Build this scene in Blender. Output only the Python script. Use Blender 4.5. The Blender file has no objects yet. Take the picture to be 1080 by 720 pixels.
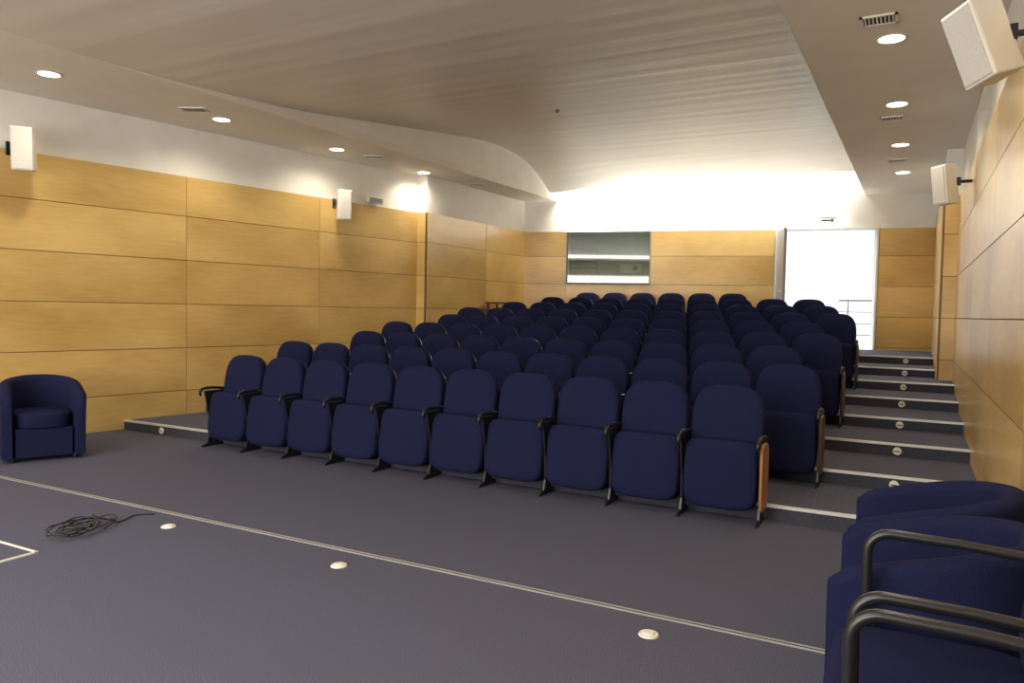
import bpy, bmesh, math, random
from mathutils import Matrix, Vector
random.seed(11)
S = bpy.context.scene
C = S.collection
S.view_settings.view_transform = 'Standard'
PI = math.pi
R = math.radians

# ------------------------------------------------------------ materials
def mat(name, col, rough=0.6, metal=0.0, spec=0.5, emit=None, es=0.0, sheen=0.0):
    m = bpy.data.materials.new(name); m.use_nodes = True
    b = m.node_tree.nodes['Principled BSDF']
    b.inputs['Base Color'].default_value = (*col, 1)
    b.inputs['Roughness'].default_value = rough
    b.inputs['Metallic'].default_value = metal
    b.inputs['Specular IOR Level'].default_value = spec
    if sheen: b.inputs['Sheen Weight'].default_value = sheen
    if emit:
        b.inputs['Emission Color'].default_value = (*emit, 1)
        b.inputs['Emission Strength'].default_value = es
    return m

def noise_mat(name, c1, c2, scale, rough=0.8, bump=0.0, dist=0.01, mapscale=None, spec=0.3, lo=0.35, hi=0.65, coord='Object', sheen=0.0, detail=4):
    m = mat(name, c1, rough, spec=spec, sheen=sheen)
    nt = m.node_tree; b = nt.nodes['Principled BSDF']
    tc = nt.nodes.new('ShaderNodeTexCoord'); mp = nt.nodes.new('ShaderNodeMapping')
    nt.links.new(tc.outputs[coord], mp.inputs['Vector'])
    if mapscale: mp.inputs['Scale'].default_value = mapscale
    n = nt.nodes.new('ShaderNodeTexNoise'); n.inputs['Scale'].default_value = scale; n.inputs['Detail'].default_value = detail
    nt.links.new(mp.outputs[0], n.inputs['Vector'])
    cr = nt.nodes.new('ShaderNodeValToRGB')
    cr.color_ramp.elements[0].position = lo; cr.color_ramp.elements[0].color = (*c1, 1)
    cr.color_ramp.elements[1].position = hi; cr.color_ramp.elements[1].color = (*c2, 1)
    nt.links.new(n.outputs['Fac'], cr.inputs['Fac']); nt.links.new(cr.outputs[0], b.inputs['Base Color'])
    if bump:
        bp = nt.nodes.new('ShaderNodeBump'); bp.inputs['Strength'].default_value = bump; bp.inputs['Distance'].default_value = dist
        nt.links.new(n.outputs['Fac'], bp.inputs['Height']); nt.links.new(bp.outputs[0], b.inputs['Normal'])
    return m

def wood_mat(name, dark, light, rough=0.30):
    m = mat(name, light, rough, spec=0.5)
    nt = m.node_tree; b = nt.nodes['Principled BSDF']
    tc = nt.nodes.new('ShaderNodeTexCoord')
    m1 = nt.nodes.new('ShaderNodeMapping'); m1.inputs['Scale'].default_value = (1.6, 12, 1)
    m2 = nt.nodes.new('ShaderNodeMapping'); m2.inputs['Scale'].default_value = (0.35, 0.6, 1)
    nt.links.new(tc.outputs['UV'], m1.inputs[0]); nt.links.new(tc.outputs['UV'], m2.inputs[0])
    n1 = nt.nodes.new('ShaderNodeTexNoise'); n1.inputs['Scale'].default_value = 2.4; n1.inputs['Detail'].default_value = 6; n1.inputs['Distortion'].default_value = 0.5
    n2 = nt.nodes.new('ShaderNodeTexNoise'); n2.inputs['Scale'].default_value = 1.6; n2.inputs['Detail'].default_value = 5
    nt.links.new(m1.outputs[0], n1.inputs[0]); nt.links.new(m2.outputs[0], n2.inputs[0])
    mx = nt.nodes.new('ShaderNodeMix'); mx.inputs[0].default_value = 0.82
    nt.links.new(n1.outputs['Fac'], mx.inputs[2]); nt.links.new(n2.outputs['Fac'], mx.inputs[3])
    cr = nt.nodes.new('ShaderNodeValToRGB')
    cr.color_ramp.elements[0].position = 0.34; cr.color_ramp.elements[0].color = (*dark, 1)
    cr.color_ramp.elements[1].position = 0.64; cr.color_ramp.elements[1].color = (*light, 1)
    nt.links.new(mx.outputs[0], cr.inputs[0]); nt.links.new(cr.outputs[0], b.inputs['Base Color'])
    return m

M = {}
M['plaster'] = noise_mat('plaster', (0.82, 0.80, 0.74), (0.87, 0.85, 0.79), 3, 0.85)
M['ceiling'] = noise_mat('ceiling_paint', (0.73, 0.695, 0.625), (0.745, 0.71, 0.64), 1.0, 0.45, bump=0.8, dist=0.020, mapscale=(0.22, 4.6, 1), lo=0.3, hi=0.7, detail=0.45, spec=0.5)
M['soffit'] = noise_mat('soffit_paint', (0.82, 0.78, 0.70), (0.86, 0.82, 0.74), 2, 0.8)
M['wood'] = wood_mat('maple_veneer', (0.49, 0.295, 0.085), (0.76, 0.52, 0.195))
M['joint'] = mat('panel_joint', (0.16, 0.09, 0.035), 0.8)
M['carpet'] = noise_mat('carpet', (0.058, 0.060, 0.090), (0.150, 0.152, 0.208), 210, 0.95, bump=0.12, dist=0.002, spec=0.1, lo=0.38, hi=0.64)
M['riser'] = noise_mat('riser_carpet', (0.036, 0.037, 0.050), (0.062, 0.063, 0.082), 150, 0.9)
M['alu'] = mat('aluminium', (0.66, 0.65, 0.62), 0.4, 0.3)
M['alu_dull'] = mat('dull_aluminium', (0.42, 0.41, 0.38), 0.45, 0.3)
M['navy'] = noise_mat('navy_fabric', (0.0095, 0.0110, 0.040), (0.0165, 0.0190, 0.063), 260, 0.95, bump=0.2, dist=0.002, spec=0.10)
M['black'] = mat('black_plastic', (0.012, 0.012, 0.014), 0.35)
M['steel'] = mat('black_steel', (0.015, 0.015, 0.017), 0.3)
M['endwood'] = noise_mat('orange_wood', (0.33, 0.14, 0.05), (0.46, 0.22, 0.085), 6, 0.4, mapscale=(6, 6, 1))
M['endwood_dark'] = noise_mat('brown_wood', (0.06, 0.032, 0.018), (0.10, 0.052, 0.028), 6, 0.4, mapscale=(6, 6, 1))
M['white'] = mat('white_plastic', (0.82, 0.80, 0.74), 0.5)
M['cream'] = mat('cream_plastic', (0.80, 0.76, 0.62), 0.5)
M['signgrey'] = mat('sign_grey', (0.26, 0.27, 0.24), 0.5)
M['signface'] = mat('sign_face', (0.50, 0.50, 0.45), 0.5)
M['grille'] = noise_mat('speaker_grille', (0.62, 0.60, 0.55), (0.74, 0.72, 0.67), 220, 0.6)
M['dark'] = mat('dark_void', (0.02, 0.02, 0.02), 0.9)
M['booth'] = mat('booth_paint', (0.16, 0.18, 0.145), 0.8)
M['boothdark'] = mat('booth_equipment', (0.03, 0.032, 0.03), 0.5)
M['lamp'] = mat('lamp_glow', (1, 0.95, 0.85), 0.5, emit=(1.0, 0.93, 0.78), es=9)
M['lobby'] = mat('lobby_white', (0.84, 0.85, 0.87), 0.8)
M['cable'] = mat('cable_rubber', (0.012, 0.012, 0.012), 0.5)
M['doorgrey'] = mat('door_grey', (0.16, 0.16, 0.18), 0.5)
M['doorpale'] = mat('door_pale', (0.34, 0.33, 0.34), 0.5)
M['railing'] = mat('railing_grey', (0.20, 0.21, 0.23), 0.4)
M['table'] = wood_mat('table_wood', (0.06, 0.028, 0.012), (0.11, 0.05, 0.02))
# window glass: clear sheet with a mirror-like sheen
g = bpy.data.materials.new('window_glass'); g.use_nodes = True
nt = g.node_tree; nt.nodes.clear()
out = nt.nodes.new('ShaderNodeOutputMaterial'); mxs = nt.nodes.new('ShaderNodeMixShader')
tr = nt.nodes.new('ShaderNodeBsdfTransparent'); tr.inputs[0].default_value = (.72, .78, .70, 1)
gl = nt.nodes.new('ShaderNodeBsdfGlossy'); gl.inputs['Roughness'].default_value = .03; gl.inputs[0].default_value = (.8, .82, .78, 1)
mxs.inputs[0].default_value = .13
nt.links.new(tr.outputs[0], mxs.inputs[1]); nt.links.new(gl.outputs[0], mxs.inputs[2]); nt.links.new(mxs.outputs[0], out.inputs[0])
M['glass'] = g

# ------------------------------------------------------------ mesh builder
class MB:
    def __init__(s):
        s.bm = bmesh.new(); s.uv = s.bm.loops.layers.uv.new('UVMap')
    def box(s, c, size, mtx=None, bevel=0.0, seg=2):
        r = bmesh.ops.create_cube(s.bm, size=1.0)
        vs = r['verts']
        for v in vs: v.co = Vector((v.co.x*size[0], v.co.y*size[1], v.co.z*size[2]))
        if bevel:
            es = list({e for v in vs for e in v.link_edges})
            rr = bmesh.ops.bevel(s.bm, geom=es, offset=bevel, segments=seg, affect='EDGES', profile=0.5)
            vs = list({v for f in rr['faces'] for v in f.verts} | {v for v in vs if v.is_valid})
        T = Matrix.Translation(c)
        if mtx is not None: T = T @ mtx
        for v in vs: v.co = T @ v.co
        return vs
    def prism(s, poly, z0, z1):
        a = [s.bm.verts.new((p[0], p[1], z0)) for p in poly]
        b = [s.bm.verts.new((p[0], p[1], z1)) for p in poly]
        n = len(poly)
        s.bm.faces.new(a[::-1]); s.bm.faces.new(b)
        for i in range(n): s.bm.faces.new((a[i], a[(i+1) % n], b[(i+1) % n], b[i]))
        return a + b
    def loft(s, rings, cap=True, closed=True):
        vr = [[s.bm.verts.new(p) for p in r] for r in rings]
        n = len(rings[0])
        for i in range(len(vr)-1):
            for j in range(n if closed else n-1):
                k = (j+1) % n
                s.bm.faces.new((vr[i][j], vr[i][k], vr[i+1][k], vr[i+1][j]))
        if cap:
            s.bm.faces.new(vr[0][::-1]); s.bm.faces.new(vr[-1])
        return [v for r in vr for v in r]
    def tube(s, pts, r, seg=10, flat=1.0):
        pts = [Vector(p) for p in pts]; rings = []
        prev = None
        for i, p in enumerate(pts):
            t = (pts[min(i+1, len(pts)-1)] - pts[max(i-1, 0)]).normalized()
            if prev is None:
                a = Vector((0, 0, 1)) if abs(t.z) < 0.9 else Vector((1, 0, 0))
                u = t.cross(a).normalized()
            else:
                u = (prev - t*prev.dot(t)).normalized()
            w = t.cross(u); prev = u
            rr = r[i] if isinstance(r, (list, tuple)) else r
            rings.append([p + u*math.cos(2*PI*k/seg)*rr + w*math.sin(2*PI*k/seg)*rr*flat for k in range(seg)])
        return s.loft(rings)
    def disc(s, c, r, h, axis='z', seg=28, r2=None):
        r2 = r if r2 is None else r2
        def P(a, rr, t):
            x, y = rr*math.cos(a), rr*math.sin(a)
            return {'z': (c[0]+x, c[1]+y, c[2]+t), 'y': (c[0]+x, c[1]+t, c[2]+y), 'x': (c[0]+t, c[1]+x, c[2]+y)}[axis]
        return s.loft([[P(2*PI*k/seg, r, 0) for k in range(seg)], [P(2*PI*k/seg, r2, h) for k in range(seg)]])
    def pad(s, outline, rings, mtx=None):
        """outline: list of (x,z) about 0; rings: list of (inset, y)"""
        hx = max(abs(p[0]) for p in outline); hz = max(abs(p[1]) for p in outline)
        rr = [[(p[0]*(1-i/hx), y, p[1]*(1-i/hz)) for p in outline] for i, y in rings]
        vs = s.loft(rr)
        if mtx is not None:
            for v in vs: v.co = mtx @ v.co
        return vs
    def build(s, name, m, parent=None, smooth=False, angle=None):
        bmesh.ops.recalc_face_normals(s.bm, faces=s.bm.faces)
        me = bpy.data.meshes.new(name); s.bm.to_mesh(me); s.bm.free()
        for x in (m if isinstance(m, list) else [m]): me.materials.append(x)
        if smooth:
            me.shade_smooth()
            if angle: me.set_sharp_from_angle(angle=R(angle))
        o = bpy.data.objects.new(name, me); C.objects.link(o)
        if parent: o.parent = parent
        return o

def tag(o, label, cat, group=None):
    o['label'] = label; o['category'] = cat
    if group: o['group'] = group
    return o
def thing(name, loc=(0, 0, 0), rz=0.0):
    o = bpy.data.objects.new(name, None); C.objects.link(o)
    o.location = loc; o.rotation_euler = (0, 0, rz); o.empty_display_size = 0.1
    return o
def struct(o):
    o['kind'] = 'structure'; return o
def copy_tree(o, parent=None):
    c = o.copy(); C.objects.link(c); c.parent = parent
    for ch in list(o.children): copy_tree(ch, c)
    return c
def superell(hx, ht, hb, nt, nb, N=48):
    out = []
    for k in range(N):
        a = 2*PI*k/N; ca, sa = math.cos(a), math.sin(a)
        n = nt if sa >= 0 else nb; h = ht if sa >= 0 else hb
        out.append((hx*math.copysign(abs(ca)**(2/n), ca), h*math.copysign(abs(sa)**(2/n), sa)))
    return out

# ------------------------------------------------------------ room geometry
WT = 3.05; SOF = 3.65; TOP = 4.75; YF = -3.5
RISE = 0.112; Y1 = 5.65
def xl(y): return -8.38 + 0.187*(y-4.43)                 # left wall face (front part)
def xr(y): return 0.51 - 0.004*(y-4.0)                   # right wall face
BP = Vector((-7.07, 13.57)); BD = Vector((0.979, 0.2046)).normalized(); BN = Vector((-BD.y, BD.x))
def bw(s, off=0.0): return BP + BD*s + BN*off            # back wall point (off > 0 = behind)
Lret = 10.3
L2a = (-7.10, Lret); L2b = (-6.98, 13.62)
ZR = [0.0, 0.41, 0.94, 1.48, 2.02, 2.56, WT]

# floors
f = MB(); f.prism([(xl(YF)-.1, YF-.1), (xr(YF)+.1, YF-.1), (xr(6)+.1, Y1+.3), (xl(6), Y1+.3)], -0.15, 0.0)
struct(f.build('floor', M['carpet']))
f = MB()
for k in range(1, 9):
    y0 = Y1 + (k-1)
    le = xl(y0) - .05 if y0 < Lret else -7.2
    pl = [(le, y0), (xr(y0)+.08, y0), (xr(15)+.1, 15.15), tuple(bw(0, .05))]
    if y0 < Lret: pl = [(le, y0), (xr(y0)+.08, y0), (xr(15)+.1, 15.15), tuple(bw(0, .05)), (-7.3, Lret)]
    f.prism(pl, RISE*(k-1) + (0.0 if k > 1 else -0.1), RISE*k)
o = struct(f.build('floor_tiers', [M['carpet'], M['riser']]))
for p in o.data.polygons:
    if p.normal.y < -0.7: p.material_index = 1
for k in range(1, 9):
    y0 = Y1 + (k-1)
    t = MB()
    for x0, x1 in (((-1.0, xr(y0)-.01), (xl(y0)+.02, -6.5)) if k == 1 else ((-.92, xr(y0)-.01),)):
        t.box(((x0+x1)/2, y0-.003, RISE*k-.006), (x1-x0, .010, .018))
        t.box(((x0+x1)/2, y0+.014, RISE*k+.002), (x1-x0, .030, .005))
    struct(t.build('trim_%d' % k, M['alu']))

# floor strip along the stage line
t = MB()
t.box((-3.9, 3.566, .003), (8.4, .009, .007)); t.box((-3.9, 3.538, .003), (8.4, .009, .007))
struct(t.build('trim_9', M['alu_dull']))
t = MB(); t.box((-3.9, 3.552, .001), (8.4, .018, .003)); struct(t.build('trim_11', M['dark']))

# walls
w = MB()
w.prism([(xl(YF), YF), (xl(Lret), Lret), (xl(Lret)-.25, Lret), (xl(YF)-.25, YF)], 0, TOP)
w.prism([L2a, L2b, (L2b[0]-.6, L2b[1]+.1), (L2a[0]-.45, L2a[1])], 0, TOP)
WL = struct(w.build('wall_left', M['plaster']))
w = MB()
w.prism([(xr(YF), YF), (xr(YF)+.25, YF), (xr(15)+.3, 15.2), (xr(15), 15.2)], 0, TOP)
w.prism([(.29, 11.3), (xr(11.3)+.1, 11.3), (xr(15)+.1, 15.15), (.29, 15.12)], 0, SOF)
WR = struct(w.build('wall_right', M['plaster']))
DS0, DS1 = 4.878, 6.571; WS0, WS1 = 0.96, 2.60
w = MB()
def seg(mb, s0, s1, z0, z1, a=0.0, b=0.25):
    mb.prism([tuple(bw(s0, a)), tuple(bw(s1, a)), tuple(bw(s1, b)), tuple(bw(s0, b))], z0, z1)
seg(w, -.2, WS0, 0, TOP); seg(w, WS0, WS1, 0, 2.04); seg(w, WS0, WS1, WT-.02, TOP); seg(w, WS1, DS0, 0, TOP)
seg(w, DS0, DS1, 0, .88); seg(w, DS0, DS1, WT, TOP); seg(w, DS1, 8.0, 0, TOP)
WB = struct(w.build('wall_back', M['plaster']))
w = MB(); w.box((-4.4, YF-.1, TOP/2), (11, .2, TOP)); struct(w.build('wall_front', M['plaster']))

# wood panelling
def panelling(name, parent, faces):
    mb = MB(); bk = MB()
    for P0, P1, cuts, zmin, zmax, sgn in faces:
        P0, P1 = Vector(P0), Vector(P1); L = (P1-P0).length; d = (P1-P0)/L; n = Vector((-d.y, d.x))*sgn
        q = [P0, P0 + d*L, P0 + d*L + n*.018, P0 + n*.018]
        bk.prism([tuple(x) for x in q], zmin+.002, zmax-.004)
        cs = [0.0] + cuts + [L]
        for i in range(len(cs)-1):
            for j in range(len(ZR)-1):
                z0, z1 = max(ZR[j], zmin), min(ZR[j+1], zmax)
                if z1 - z0 < .03: continue
                a, b = cs[i]+.003, cs[i+1]-.003
                pts = [P0+d*a+n*.018, P0+d*b+n*.018, P0+d*b+n*.030, P0+d*a+n*.030]
                vs = mb.prism([tuple(x) for x in pts], z0+.004, z1-.004)
                ou, ov = random.random()*40, random.random()*40
                for fc in {fc for v in vs for fc in v.link_faces}:
                    for lp in fc.loops:
                        co = lp.vert.co
                        lp[mb.uv].uv = ((Vector((co.x, co.y))-P0).dot(d) + ou, co.z + ov)
    o = mb.build(name, M['wood'], parent)
    bk.build('panel_backing', M['joint'], parent)
    return o
def ycuts(P0, P1, ys):
    d = (Vector(P1)-Vector(P0)); return [(y-P0[1])/d.y*d.length for y in ys]
a, b = (xl(YF), YF), (xl(Lret), Lret)
panelling('wood_panelling', WL, [
    (a, b, ycuts(a, b, [-1.5, .45, 2.42, 4.4, 6.4, 8.36]), 0, WT, -1),
    ((xl(Lret), Lret), L2a, [], .5, WT, -1),
    (L2a, L2b, ycuts(L2a, L2b, [12.1]), .5, WT, -1)])
a, b = (xr(YF), YF), (xr(11.3), 11.3)
panelling('wood_panelling', WR, [
    (a, b, ycuts(a, b, [-1.5, .45, 2.42, 4.4, 6.4, 8.36]), 0, WT, 1),
    ((.29, 11.3), (xr(11.3), 11.3), [], .5, WT, -1),
    ((.29, 11.27), (.29, 15.08), [2.0], .5, WT, 1)])
panelling('wood_panelling', WB, [
    (bw(.02), bw(WS0), [], .75, WT, -1), (bw(WS0), bw(WS1), [], .75, 2.04, -1),
    (bw(WS1), bw(DS0-.03), [], .75, WT, -1), (bw(DS1+.03), bw(7.49), [], .75, WT, -1)])

# projection window and the booth behind it
wn = thing('window_1', (*bw((WS0+WS1)/2), 0), math.atan2(BD.y, BD.x)); struct(wn)
hw = (WS1-WS0)/2
m = MB()
for sx in (-1, 1): m.box((sx*(hw-.008), 0, 2.535), (.016, .07, 1.02))
for z in (2.038, WT-.018): m.box((0, 0, z), (2*hw, .07, .016))
m.build('window_frame', M['doorgrey'], wn)
m = MB(); m.box((0, .012, 2.535), (2*hw-.03, .006, 1.0)); m.build('window_pane', M['glass'], wn)
w = MB()
seg(w, .3, 3.3, 1.2, 1.3, .25, 2.0); seg(w, .3, 3.3, 3.5, 3.6, .25, 2.0); seg(w, .3, 3.3, 1.3, 3.5, 2.0, 2.1)
seg(w, .2, .3, 1.2, 3.6, .25, 2.1); seg(w, 3.3, 3.4, 1.2, 3.6, .25, 2.1)
struct(w.build('wall_booth', M['booth']))
q_ = bw(1.15, 1.0)
rk = tag(thing('equipment_rack', (q_.x, q_.y, 1.3), math.atan2(BD.y, BD.x)), 'dark equipment cabinet behind the control booth window at left', 'equipment rack')
m = MB(); m.box((0, 0, .75), (.62, .5, 1.5), bevel=.01); m.build('cabinet', M['boothdark'], rk)
m = MB()
for i in range(5): m.box((0, -.255, .75+i*.13), (.5, .01, .09))
m.build('equipment_fronts', M['doorgrey'], rk)
q_ = bw(2.15, .7)
pj = tag(thing('projector', (q_.x, q_.y, 1.3), math.atan2(BD.y, BD.x)), 'projector on a shelf stand behind the control booth window', 'projector')
m = MB(); m.box((0, 0, 1.06), (.42, .34, .16), bevel=.02); m.build('body', M['signface'], pj)
m = MB(); m.disc((.1, -.17, 1.06), .05, -.05, 'y'); m.build('lens', M['boothdark'], pj)
m = MB(); m.box((0, 0, .96), (.6, .42, .03)); m.box((0, 0, .48), (.06, .06, .95)); m.box((0, 0, .012), (.4, .4, .024)); m.build('stand', M['boothdark'], pj)

# ceiling : soffits, curved vault, slot lid
def xil(y): return -6.56 + 0.022*(y-3.5)
def xir(y): return -0.93 + 0.006*(y-3.0)
s = MB(); s.prism([(xl(YF), YF), (xil(YF), YF), (xil(14), 14.0), (xil(14), 15.0), (-8, 15.0), (-7.3, Lret), (xl(Lret)-.1, Lret)], SOF, SOF+.10)
s.prism([(xir(YF), YF), (xr(YF)+.1, YF), (xr(15)+.1, 15.3), (xir(15), 15.0)], SOF, SOF+.10)
struct(s.build('ceiling_side_soffits', M['soffit']))
profA = [(-4, 3.652), (2.5, 3.652), (4.5, 3.655), (6.5, 3.76), (8, 3.93), (9.9, 4.16), (11.0, 4.27), (11.8, 4.27), (12.5, 4.16), (13.0, 3.98), (13.4, 3.76)]
profB = [(-4, 3.652), (2.5, 3.652), (4.5, 3.655), (6.5, 3.76), (8, 3.92), (9.9, 4.09), (11.2, 4.17), (12.1, 4.17), (12.7, 4.12), (13.1, 4.05), (13.4, 3.97)]
def hz_(prof, t):
    for i in range(len(prof)-1):
        if t <= prof[i+1][0]:
            p0 = prof[max(i-1, 0)]; p1 = prof[i]; p2 = prof[i+1]; p3 = prof[min(i+2, len(prof)-1)]
            h = p2[0]-p1[0]; u = (t-p1[0])/h
            m1 = (p2[1]-p0[1])/(p2[0]-p0[0]); m2 = (p3[1]-p1[1])/(p3[0]-p1[0])
            return (2*u**3-3*u**2+1)*p1[1]+(u**3-2*u*u+u)*h*m1+(-2*u**3+3*u*u)*p2[1]+(u**3-u*u)*h*m2
    return prof[-1][1]
def pz(t, u=1.0):
    k = min(1.0, u/.34); k = k*k*(3-2*k)
    return hz_(profA, t)*(1-k) + hz_(profB, t)*k
cm = MB(); fa = MB(); NX, NY = 40, 140
grid = []
for j in range(NY+1):
    t = YF + (13.4-YF)*j/NY
    row = []
    for i in range(NX+1):
        u = i/NX
        yb = 13.36 + u*.98
        y = t if t < 6 else 6 + (t-6)/(13.4-6)*(yb-6)
        x = xil(y)*(1-u) + xir(y)*u
        row.append((x, y, pz(t, u)))
    grid.append(row)
cm.loft(grid, cap=False, closed=False)
lip = [grid[-1]] + [[(p[0], p[1]+.05*math.sin(a), p[2]+.05*(1-math.cos(a))) for p in grid[-1]] for a in (.4, .8, 1.2, 1.57)]
cm.loft(lip, cap=False, closed=False)
struct(cm.build('ceiling', M['ceiling'], smooth=True))
fa.loft([[(r[0][0]-.005, r[0][1], SOF-.002), (r[0][0]-.005, r[0][1], max(SOF+.001, r[0][2]))] for r in grid], cap=False, closed=False)
fa.loft([[(r[-1][0], r[-1][1], SOF-.002), (r[-1][0], r[-1][1], r[-1][2]+.01)] for r in grid] + [[(xir(15), 15.0, SOF), (xir(15), 15.0, TOP)]], cap=False, closed=False)
struct(fa.build('ceiling_fascia', M['plaster'], smooth=True))
s = MB(); s.prism([(-9.8, YF-.2), (1.2, YF-.2), (1.2, 15.6), (-9.8, 15.6)], TOP, TOP+.1)
struct(s.build('ceiling_slab', M['plaster']))

# lobby behind the doors
s = MB()
s.prism([tuple(bw(3.5, .26)), tuple(bw(8.6, .26)), (2.2, 20), (-4.4, 20)], .74, .88)
struct(s.build('floor_lobby', M['lobby']))
s = MB(); s.box((-1.1, 20.1, 2.6), (7.5, .2, 3.8)); s.box((2.3, 17.6, 2.6), (.2, 5.2, 3.8)); s.box((-4.6, 18.3, 2.6), (.2, 3.6, 3.8))
s.box((-1.1, 17.3, 4.45), (7, 5.8, .1))
struct(s.build('wall_lobby', M['lobby']))
p = bw(DS0+.03, -.02)
d = thing('door_1', (p.x, p.y, .896), math.atan2(-.77, .24)); struct(d); wd = .80
m = MB(); m.box((wd/2, 0, 1.06), (wd, .045, 2.10), bevel=.004); m.build('door_leaf', M['doorpale'], d)
m = MB(); m.tube([(wd-.08, -.022, 1.0), (wd-.08, -.07, 1.0), (wd-.2, -.07, 1.0)], .009); m.tube([(wd-.08, .022, 1.0), (wd-.08, .07, 1.0), (wd-.2, .07, 1.0)], .009)
m.build('door_handle', M['alu'], d)
m = MB()
for s_ in (DS0, DS1): seg(m, s_-.014, s_+.014, .88, WT+.014, -.030, .25)
seg(m, DS0, DS1, WT-.014, WT+.014, -.030, .25)
struct(m.build('trim_10', M['white']))
# lobby railing
rl = tag(thing('stair_railing', (-.25, 16.6, .84)), 'grey metal railing standing in the bright lobby beyond the doorway', 'railing')
for x in (-.95, .35):
    m = MB(); m.tube([(x, 0, .04), (x, 0, .96)], .014); m.build('post', M['railing'], rl)
for z in (.27, .5, .73, .96):
    m = MB(); m.tube([(-1.12, 0, z), (1.0, 0, z)], .010 if z < .9 else .020); m.build('rail', M['railing'], rl)

# ------------------------------------------------------------ seats
def make_seat():
    t = thing('auditorium_seat')
    ol = superell(.261, .30, .29, 3.2, 8.0)
    T = Matrix.Translation((0, .165, .655)) @ Matrix.Rotation(R(-10), 4, 'X')
    m = MB(); m.pad(ol, [(.012, .045), (.0, .03), (.0, -.028), (.004, -.042), (.013, -.052), (.05, -.058), (.13, -.061)], T); m.build('backrest', M['navy'], t, True)
    m = MB(); m.pad(superell(.252, .285, .24, 3.2, 5.0), [(.02, .075), (.0, .062), (.0, .040)], T); m.build('back_shell', M['black'], t, True, 40)
    ol2 = superell(.261, .240, .252, 6.5, 5.0)
    T2 = Matrix.Translation((0, .006, .330)) @ Matrix.Rotation(R(-8), 4, 'X')
    m = MB(); m.pad(ol2, [(.012, .055), (.0, .04), (.0, -.062), (.004, -.082), (.014, -.095), (.05, -.103), (.14, -.107)], T2); m.build('seat', M['navy'], t, True)
    m = MB(); m.pad(superell(.225, .205, .20, 5, 5), [(.03, .085), (0, .075), (0, .05)], T2); m.build('seat_pan', M['black'], t, True, 40)
    return t
def side_parts(t, sx, panel):
    x = sx*.278
    m = MB()
    prof_ = [(-.150, 0), (-.150, .015), (-.080, .04), (-.055, .12), (-.060, .30), (-.12, .585), (.15, .585), (.10, .30), (.06, .05), (.15, .015), (.15, 0)]
    m.loft([[(x-.007, p[0], p[1]) for p in prof_], [(x+.007, p[0], p[1]) for p in prof_]])
    m.build('side_frame', M['steel'], t)
    m = MB()
    m.tube([(x, .19, .575), (x, .12, .600), (x, 0, .612), (x, -.10, .614), (x, -.150, .604), (x, -.172, .582), (x, -.173, .555), (x, -.165, .535)],
           [.012, .0155, .016, .0165, .0165, .016, .014, .009], 12, 1.0)
    m.build('armrest', M['black'], t, True)
    if panel:
        m = MB(); e = [(p[0], p[1]) for p in superell(.135, .235, .245, 5, 5, 36)]
        m.loft([[(x+sx*.009, .01+p[0]*1.02, .335+p[1]) for p in e], [(x+sx*.024, .01+p[0], .335+p[1]*.98) for p in e]])
        m.build('end_panel', panel, t)
protos = {}
def proto(kind):
    if kind in protos: return copy_tree(protos[kind])
    t = make_seat()
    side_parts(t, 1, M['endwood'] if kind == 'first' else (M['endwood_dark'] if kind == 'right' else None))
    if kind == 'left': side_parts(t, -1, None)
    protos[kind] = t
    return t
ORD = ['first', 'second', 'third', 'fourth', 'fifth', 'sixth', 'seventh', 'eighth', 'ninth', 'tenth', 'eleventh']
ROWN = ['front row', 'second row', 'third row', 'fourth row', 'fifth row', 'sixth row', 'seventh row', 'eighth row', 'rearmost row']
PITCH = .556
rows = []
for r in range(1, 10):
    x0 = -1.198 if r % 2 else -.923
    n = 10 if r % 2 else 11
    ks = list(range(n))
    if r == 8: ks = list(range(1, 10))
    if r == 9: ks = list(range(3, 9))
    rows.append((r, x0, ks))
for r, x0, ks in rows:
    for q, k in enumerate(ks):
        kind = ('first' if r == 1 else 'right') if q == 0 else ('left' if q == len(ks)-1 else 'mid')
        o = proto(kind)
        o.location = (x0 - k*PITCH, 5.53 + (r-1)*1.0, RISE*(r-1))
        rn = ROWN[r-1]
        if q == 0: lb = 'navy tip-up seat with wooden end panel closing the %s at the stair aisle' % rn
        elif kind == 'left': lb = 'navy tip-up seat closing the %s at its left wall end' % rn
        else: lb = 'navy tip-up seat in the %s, %s seat from the stair aisle' % (rn, ORD[q])
        tag(o, lb, 'seat', 'navy tip-up auditorium seats')

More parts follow.
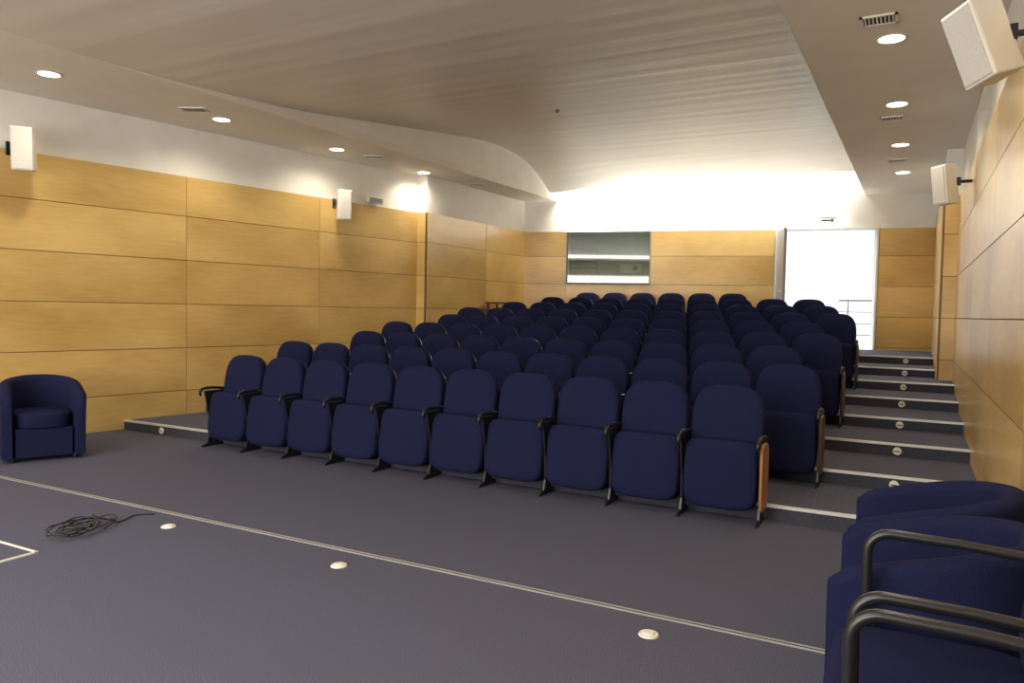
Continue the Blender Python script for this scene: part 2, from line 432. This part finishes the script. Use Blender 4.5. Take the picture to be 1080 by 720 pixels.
# ------------------------------------------------------------ tub armchairs
def make_tub():
    t = thing('tub_armchair')
    cr, wd = .280, .050
    path = []
    for i in range(8): path.append((-cr - .012*(1-i/7), -.31 + .31*i/7, Vector((-1, 0))))
    for i in range(1, 24):
        a = PI - PI*i/24; path.append((cr*math.cos(a), cr*1.05*math.sin(a), Vector((math.cos(a), math.sin(a)))))
    for i in range(8): path.append((cr + .012*i/7, -.31*i/7, Vector((1, 0))))
    rings = []
    N = len(path)
    for i, (x, y, n) in enumerate(path):
        u = abs(i/(N-1)*2-1); top = .76 - .15*(u**2.0)
        e = 0
        if i == 0 or i == N-1: e = .03
        w_ = wd - e*.5; fl = .03
        ring = []
        for (q, z) in ((-1, .04), (-1, .2), (-1, .4), (-1, top-.04)): ring.append((q*w_, z))
        for a in range(1, 8):
            an = PI - PI*a/8; ring.append((w_*math.cos(an), top-.04-e + .04*math.sin(an)))
        for (q, z) in ((1, top-.04), (1, .4), (1, .2), (1, .04)): ring.append((q*w_, z))
        rings.append([(x+n.x*(q+fl*max(0, z-.3)), y+n.y*(q+fl*max(0, z-.3)) - (0 if 0 < i < N-1 else .012), z) for q, z in ring])
    m = MB(); m.loft(rings); m.build('shell', M['navy'], t, True, 60)
    T = Matrix.Translation((0, -.06, .37)) @ Matrix.Rotation(PI/2, 4, 'X')
    m = MB(); m.pad(superell(.234, .27, .28, 3, 9), [(.02, .075), (.004, .065), (0, .05), (0, -.045), (.006, -.058), (.022, -.066), (.1, -.070)], T)
    m.build('seat_cushion', M['navy'], t, True)
    m = MB(); m.box((0, -.06, .17), (.46, .48, .27), bevel=.012); m.build('base', M['navy'], t)
    for sx in (-1, 1):
        for sy in (-.27, .2):
            m = MB(); m.disc((sx*.25, sy, 0), .022, .05, r2=.026); m.build('foot', M['black'], t)
    return t
t1 = make_tub(); t1.location = (-7.37, 4.26, 0); t1.rotation_euler.z = R(66)
tag(t1, 'navy tub armchair standing alone against the left wood-panelled wall', 'armchair')
t2 = copy_tree(t1); t2.location = (.10, 3.81, 0); t2.rotation_euler.z = R(-90)
tag(t2, 'navy tub armchair by the right wall, the one nearest the steps', 'armchair', 'armchairs along the right wall')
t3 = copy_tree(t1); t3.location = (.09, 3.09, 0); t3.rotation_euler.z = R(-90)
tag(t3, 'navy tub armchair by the right wall, beside the black tube-armed chair', 'armchair', 'armchairs along the right wall')

def make_conf():
    t = thing('tube_arm_chair')
    T = Matrix.Translation((0, -.02, .45)) @ Matrix.Rotation(PI/2, 4, 'X')
    m = MB(); m.pad(superell(.288, .27, .28, 6, 5), [(.03, .045), (.0, .03), (0, -.02), (.012, -.038), (.04, -.046), (.12, -.050)], T); m.build('seat', M['navy'], t, True)
    T = Matrix.Translation((0, .25, .70)) @ Matrix.Rotation(R(-9), 4, 'X')
    m = MB(); m.pad(superell(.27, .2, .19, 4, 4), [(.03, .035), (0, .02), (0, -.01), (.015, -.03), (.06, -.04)], T); m.build('backrest', M['navy'], t, True)
    for sx in (-1, 1):
        x = sx*.313; m = MB(); pts = [(x, -.20, 0), (x, -.205, .35), (x, -.21, .66)]
        for a in range(0, 9):
            an = PI - PI/2*a/8; pts.append((x, -.14 + .07*math.cos(an), .715 + .07*math.sin(an)))
        pts += [(x, .05, .782), (x, .2, .772)]
        for a in range(0, 6):
            an = PI/2 - PI/2*a/5; pts.append((x, .25 + .05*math.cos(an), .72 + .05*math.sin(an)))
        pts += [(x, .305, .35), (x, .32, 0)]
        m.tube(pts, .0155, 14); m.build('arm_loop', M['steel'], t, True)
    m = MB()
    for y in (-.16, .2): m.tube([(-.313, y, .39), (.313, y, .39)], .012)
    m.build('seat_rail', M['steel'], t, True)
    return t
c1 = make_conf(); c1.location = (.10, 2.385, 0); c1.rotation_euler.z = R(-90)
tag(c1, 'navy chair with black tube arms, its seat filling the lower right corner', 'armchair', 'armchairs along the right wall')
c2 = copy_tree(c1); c2.location = (.10, 1.63, 0)
tag(c2, 'nearest black tube-armed chair, only its arm rail showing at lower right', 'armchair', 'armchairs along the right wall')

# ------------------------------------------------------------ floor details
def disc_light(loc, axis, r, label, group, name='floor_light'):
    t = tag(thing(name, loc), label, 'light', group)
    m = MB()
    if axis == 'z':
        m.disc((0, 0, 0), r, .008, 'z', r2=r*.9); m.build('housing', M['cream'], t, False)
        m = MB(); m.disc((0, 0, .008), r*.62, .006, 'z', r2=r*.5); m.build('lens', M['white'], t)
    else:
        m.disc((0, 0, 0), r, -.010, 'y', r2=r*.9); m.build('housing', M['cream'], t)
        m = MB(); m.box((0, -.011, 0), (r*1.3, .004, r*.25)); m.build('slot', M['dark'], t)
    return t
disc_light((-4.33, 3.33, 0), 'z', .048, 'round cream floor light beside the coiled black cable', 'round floor lights')
disc_light((-2.86, 3.32, 0), 'z', .048, 'round cream floor light, middle one along the floor strip', 'round floor lights')
disc_light((-1.03, 3.33, 0), 'z', .048, 'round cream floor light nearest the chairs at right', 'round floor lights')
for k in range(1, 9):
    disc_light((-.1, Y1+k-1-.009, RISE*(k-.5)-.008), 'y', .036, 'round cream light on the %s stair riser counted from the floor' % ORD[k-1], 'round stair riser lights', 'step_light')
disc_light((-7.45, Y1-.009, RISE*.5-.008), 'y', .036, 'round cream riser light on the platform edge left of the front row', None, 'step_light')

fb = tag(thing('floor_box', (-4.82, 2.38, 0)), 'white framed rectangular floor outlet box at the left photo edge', 'floor box')
m = MB()
for sy in (-.2, .2): m.box((0, sy, .004), (.62, .016, .01))
for sx in (-.302, .302): m.box((sx, 0, .004), (.016, .4, .01))
m.build('frame', M['white'], fb)
m = MB(); m.box((0, 0, .002), (.58, .38, .004)); m.build('lid', M['carpet'], fb)

m = MB(); pts = []
cx, cy = -4.70, 2.96
ca, sa = math.cos(R(28)), math.sin(R(28))
for i in range(100):
    a = i*.40; lo = i/100
    rad = 1 + .25*math.sin(i*.11+.5) + .2*math.sin(i*.83)
    lx = .095*rad*math.cos(a) + .02*math.sin(i*.06+1); ly = .19*rad*math.sin(a) + .06*math.cos(i*.05)
    pts.append((cx+lx*ca-ly*sa, cy+lx*sa+ly*ca, .007+.035*lo+.030*abs(math.sin(i*.5))))
p0 = pts[-1]
for i in range(1, 22):
    u = i/21
    pts.append((p0[0]*(1-u)+(-4.64)*u + .06*math.sin(u*6), p0[1]*(1-u)+3.47*u, max(.007, p0[2]*(1-u*3))))
m.tube(pts, .0042, 6)
tag(m.build('cable', M['cable'], None, True), 'tangled coil of thin black cable lying on the carpet', 'cable')

# ------------------------------------------------------------ downlights
def downlight(x, y, label, group, power=38):
    t = tag(thing('ceiling_downlight', (x, y, SOF)), label, 'ceiling light', group)
    m = MB(); N = 30
    prof_ = [(.086, -.001), (.108, -.002), (.112, -.006), (.108, -.009), (.094, -.009), (.086, -.005)]
    m.loft([[(p[0]*math.cos(2*PI*k/N), p[0]*math.sin(2*PI*k/N), p[1]) for k in range(N)] for p in prof_], cap=False)
    m.build('trim_ring', M['white'], t, True)
    m = MB(); m.disc((0, 0, -.006), .094, -.003); m.build('lens', M['lamp'], t)
    L = bpy.data.lights.new('downlight_lamp', 'SPOT'); L.energy = power; L.color = (1, .90, .70); L.spot_size = R(158); L.spot_blend = .8; L.shadow_soft_size = .12
    lo = bpy.data.objects.new('downlight_lamp', L); C.objects.link(lo); lo.location = (x, y, SOF-.03)
for i, y in enumerate((6.65, 8.7, 10.75, 12.8)):
    downlight(-.24, y, 'round recessed ceiling light above the steps, %s from the front' % ORD[i], 'downlights in the right soffit', 50)
for i, (x, y) in enumerate(((-7.37, 4.36), (-7.25, 6.29), (-7.11, 8.13), (-7.0, 10.06))):
    downlight(x, y, 'round recessed ceiling light over the left wall, %s from the front' % ORD[i], 'downlights in the left soffit', 66)
for x, y in ((-7.45, 2.4), (-7.5, .4), (-.24, 4.6), (-.24, 2.55)):
    L = bpy.data.lights.new('downlight_lamp', 'SPOT'); L.energy = 48; L.color = (1, .90, .70); L.spot_size = R(145); L.spot_blend = .8; L.shadow_soft_size = .07
    lo = bpy.data.objects.new('downlight_lamp', L); C.objects.link(lo); lo.location = (x, y, SOF-.03)

# vents
def vent(x, y, w_, d_, n, label, group, rz=0):
    t = tag(thing('ceiling_vent', (x, y, SOF), rz), label, 'vent', group)
    m = MB(); m.box((0, 0, -.001), (w_-.02, d_-.02, .004)); m.build('backing', M['dark'], t)
    m = MB()
    for s_ in (-1, 1): m.box((s_*(w_/2-.01), 0, -.006), (.02, d_, .012)); m.box((0, s_*(d_/2-.01), -.006), (w_, .02, .012))
    m.build('frame', M['white'], t)
    m = MB()
    for i in range(n): m.box(((-.5+(i+.5)/n)*(w_-.04), 0, -.006), (.009, d_-.04, .009), Matrix.Rotation(R(35), 4, 'Y'))
    m.build('slats', M['white'], t)
vent(-.31, 6.2, .25, .20, 8, 'slatted ceiling vent nearest the camera above the steps', 'vents in the right soffit')
vent(-.30, 9.3, .25, .20, 8, 'slatted ceiling vent above the steps between two downlights', 'vents in the right soffit')
vent(-.30, 11.8, .25, .20, 8, 'slatted ceiling vent above the steps nearest the doorway', 'vents in the right soffit')
vent(-7.18, 5.85, .30, .20, 9, 'slatted ceiling vent over the left wall nearest the camera', 'vents in the left soffit', R(28))
vent(-6.95, 8.75, .30, .20, 9, 'slatted ceiling vent over the left wall above the middle panels', 'vents in the left soffit', R(28))
vent(-6.80, 11.4, .30, .20, 9, 'slatted ceiling vent over the left wall farthest back', 'vents in the left soffit', R(28))

# ------------------------------------------------------------ speakers
def speaker(x, y, z, rz, tilt, roll, wallside, blen, label, group, sz=(.19, .21, .43)):
    t = tag(thing('wall_speaker', (x, y, z)), label, 'speaker', group)
    Rm = Matrix.Rotation(roll, 4, 'Y') @ Matrix.Rotation(rz, 4, 'Z') @ Matrix.Rotation(tilt, 4, 'X')
    m = MB(); m.box((0, 0, 0), sz, Rm, bevel=.012); m.build('cabinet', M['white'], t)
    m = MB(); v = m.box((0, 0, 0), (sz[0]-.03, .012, sz[2]-.03), None, bevel=.004)
    for q in v: q.co = Rm @ (q.co + Vector((0, -sz[1]/2-.004, 0)))
    m.build('grille', M['grille'], t)
    m = MB()
    m.tube([(0, 0, .03), (wallside*blen*.5, .02, .03), (wallside*blen, .02, .03)], .016)
    m.box((wallside*(blen-.012), .02, .03), (.02, .09, .14), bevel=.003)
    m.box((wallside*(sz[0]/2+.03), .01, .03), (.04, .07, .08), bevel=.004)
    m.build('bracket', M['steel'], t)
speaker(-8.05, 4.50, 3.02, R(50), R(6), 0, -1, .28, 'white wall speaker above the wood panels nearest the left photo edge', 'white wall speakers')
speaker(-7.376, 8.60, 2.96, R(50), R(6), 0, -1, .20, 'white wall speaker on the left wall over the middle panels', 'white wall speakers')
speaker(.25, 4.55, 2.88, R(-50), R(4), R(-16), 1, .24, 'large white wall speaker in the upper right photo corner', 'white wall speakers', (.20, .19, .40))
speaker(.22, 8.95, 2.84, R(-45), R(4), R(-3), 1, .27, 'white wall speaker on the right wall farther back over the steps', 'white wall speakers', (.18, .16, .40))

# emergency light, exit sign
el = tag(thing('emergency_light', (xl(9.35)+.03, 9.35, 3.13), R(90-10.6)), 'small white emergency light box on the left wall beside the speaker', 'emergency light')
m = MB(); m.box((0, -.03, 0), (.30, .05, .10), bevel=.01); m.build('housing', M['white'], el)
m = MB(); m.box((0, -.058, 0), (.25, .008, .06)); m.build('diffuser', M['signgrey'], el)
p = bw((DS0+DS1)/2, -.02)
es = tag(thing('exit_sign', (p.x, p.y, 3.19), math.atan2(BD.y, BD.x)), 'small pale exit sign box mounted above the bright doorway', 'sign')
m = MB(); m.box((0, 0, 0), (.30, .03, .13), bevel=.006); m.build('housing', M['signgrey'], es)
m = MB(); m.box((0, -.017, 0), (.26, .004, .09)); m.build('face', M['signface'], es)
m = MB(); m.box((-.02, -.020, 0), (.15, .004, .03)); m.box((.085, -.020, 0), (.04, .004, .06)); m.build('sign_marks', M['dark'], es)

# small table at back left
tb = tag(thing('side_table', (-6.70, 12.15, RISE*7)), 'small dark wooden table by the left wall behind the seats', 'table')
m = MB(); m.box((0, 0, .82), (.44, .42, .035), bevel=.004); m.build('tabletop', M['table'], tb)
for sx in (-1, 1):
    for sy in (-1, 1):
        m = MB(); m.box((sx*.18, sy*.17, .402), (.035, .035, .804)); m.build('leg', M['table'], tb)
t = tag(thing('smoke_detector', (-4.0, 8.6, pz(8.35))), 'tiny dark round detector on the curved ceiling', 'detector')
m = MB(); m.disc((0, 0, .01), .03, -.03, r2=.02); m.build('body', M['doorgrey'], t)

# ------------------------------------------------------------ lights
def area(name, loc, rot, sx, sy, e, col=(1, 1, 1), spread=None):
    L = bpy.data.lights.new(name, 'AREA'); L.shape = 'RECTANGLE'; L.size = sx; L.size_y = sy; L.energy = e; L.color = col
    if spread: L.spread = spread
    o = bpy.data.objects.new(name, L); C.objects.link(o); o.location = loc; o.rotation_euler = rot; return o
ang = math.atan2(BD.y, BD.x)
p = bw(3.35, -.28)
area('cove_lamp', (p.x, p.y, 4.4), (R(38), 0, ang), 5.2, .12, 270, (1, .95, .85), R(110))
# unseen light added above the back panelling to glow over the rear ceiling
p = bw(3.45, -.06)
o = area('rear_ceiling_fill', (0, 0, 0), (0, 0, 0), 5.0, .04, 52, (1, .96, .88))
o.matrix_world = Matrix.Translation((p.x, p.y, 3.075)) @ Matrix.Rotation(ang, 4, 'Z') @ Matrix.Rotation(R(180-32), 4, 'X')
p = bw(2.1, 1.2); area('booth_fill', (p.x, p.y, 3.45), (0, 0, ang), .5, .5, 9, (.95, 1, .88))  # added light, no visible fixture, to show the booth interior
area('lobby_lamp', (-1.2, 17.2, 4.3), (0, 0, 0), 4, 3, 200, (.95, .97, 1))
area('stage_fill', (-4.2, -.6, 3.6), (0, 0, 0), 5, 1.6, 185, (1, .96, .90))  # overhead fill added out of view to brighten the front evenly
area('front_fill', (-4.0, -3.3, 1.7), (R(90+4), 0, 0), 7, 2.6, 420, (1, .965, .92))  # added soft frontal fill before the front wall; no window there
S.world = bpy.data.worlds.new('world'); S.world.use_nodes = True
S.world.node_tree.nodes['Background'].inputs[0].default_value = (.9, .92, 1, 1)
S.world.node_tree.nodes['Background'].inputs[1].default_value = .3

# ------------------------------------------------------------ camera
cd = bpy.data.cameras.new('camera'); cd.sensor_width = 36; cd.lens = 798/1080*36; cd.clip_start = .05
cam = bpy.data.objects.new('camera', cd); C.objects.link(cam)
cam.matrix_world = Matrix.Translation((0, 0, 1.48)) @ Matrix.Rotation(R(28), 4, 'Z') @ Matrix.Rotation(R(90-2.37), 4, 'X') @ Matrix.Rotation(R(1.07), 4, 'Z')
S.camera = cam
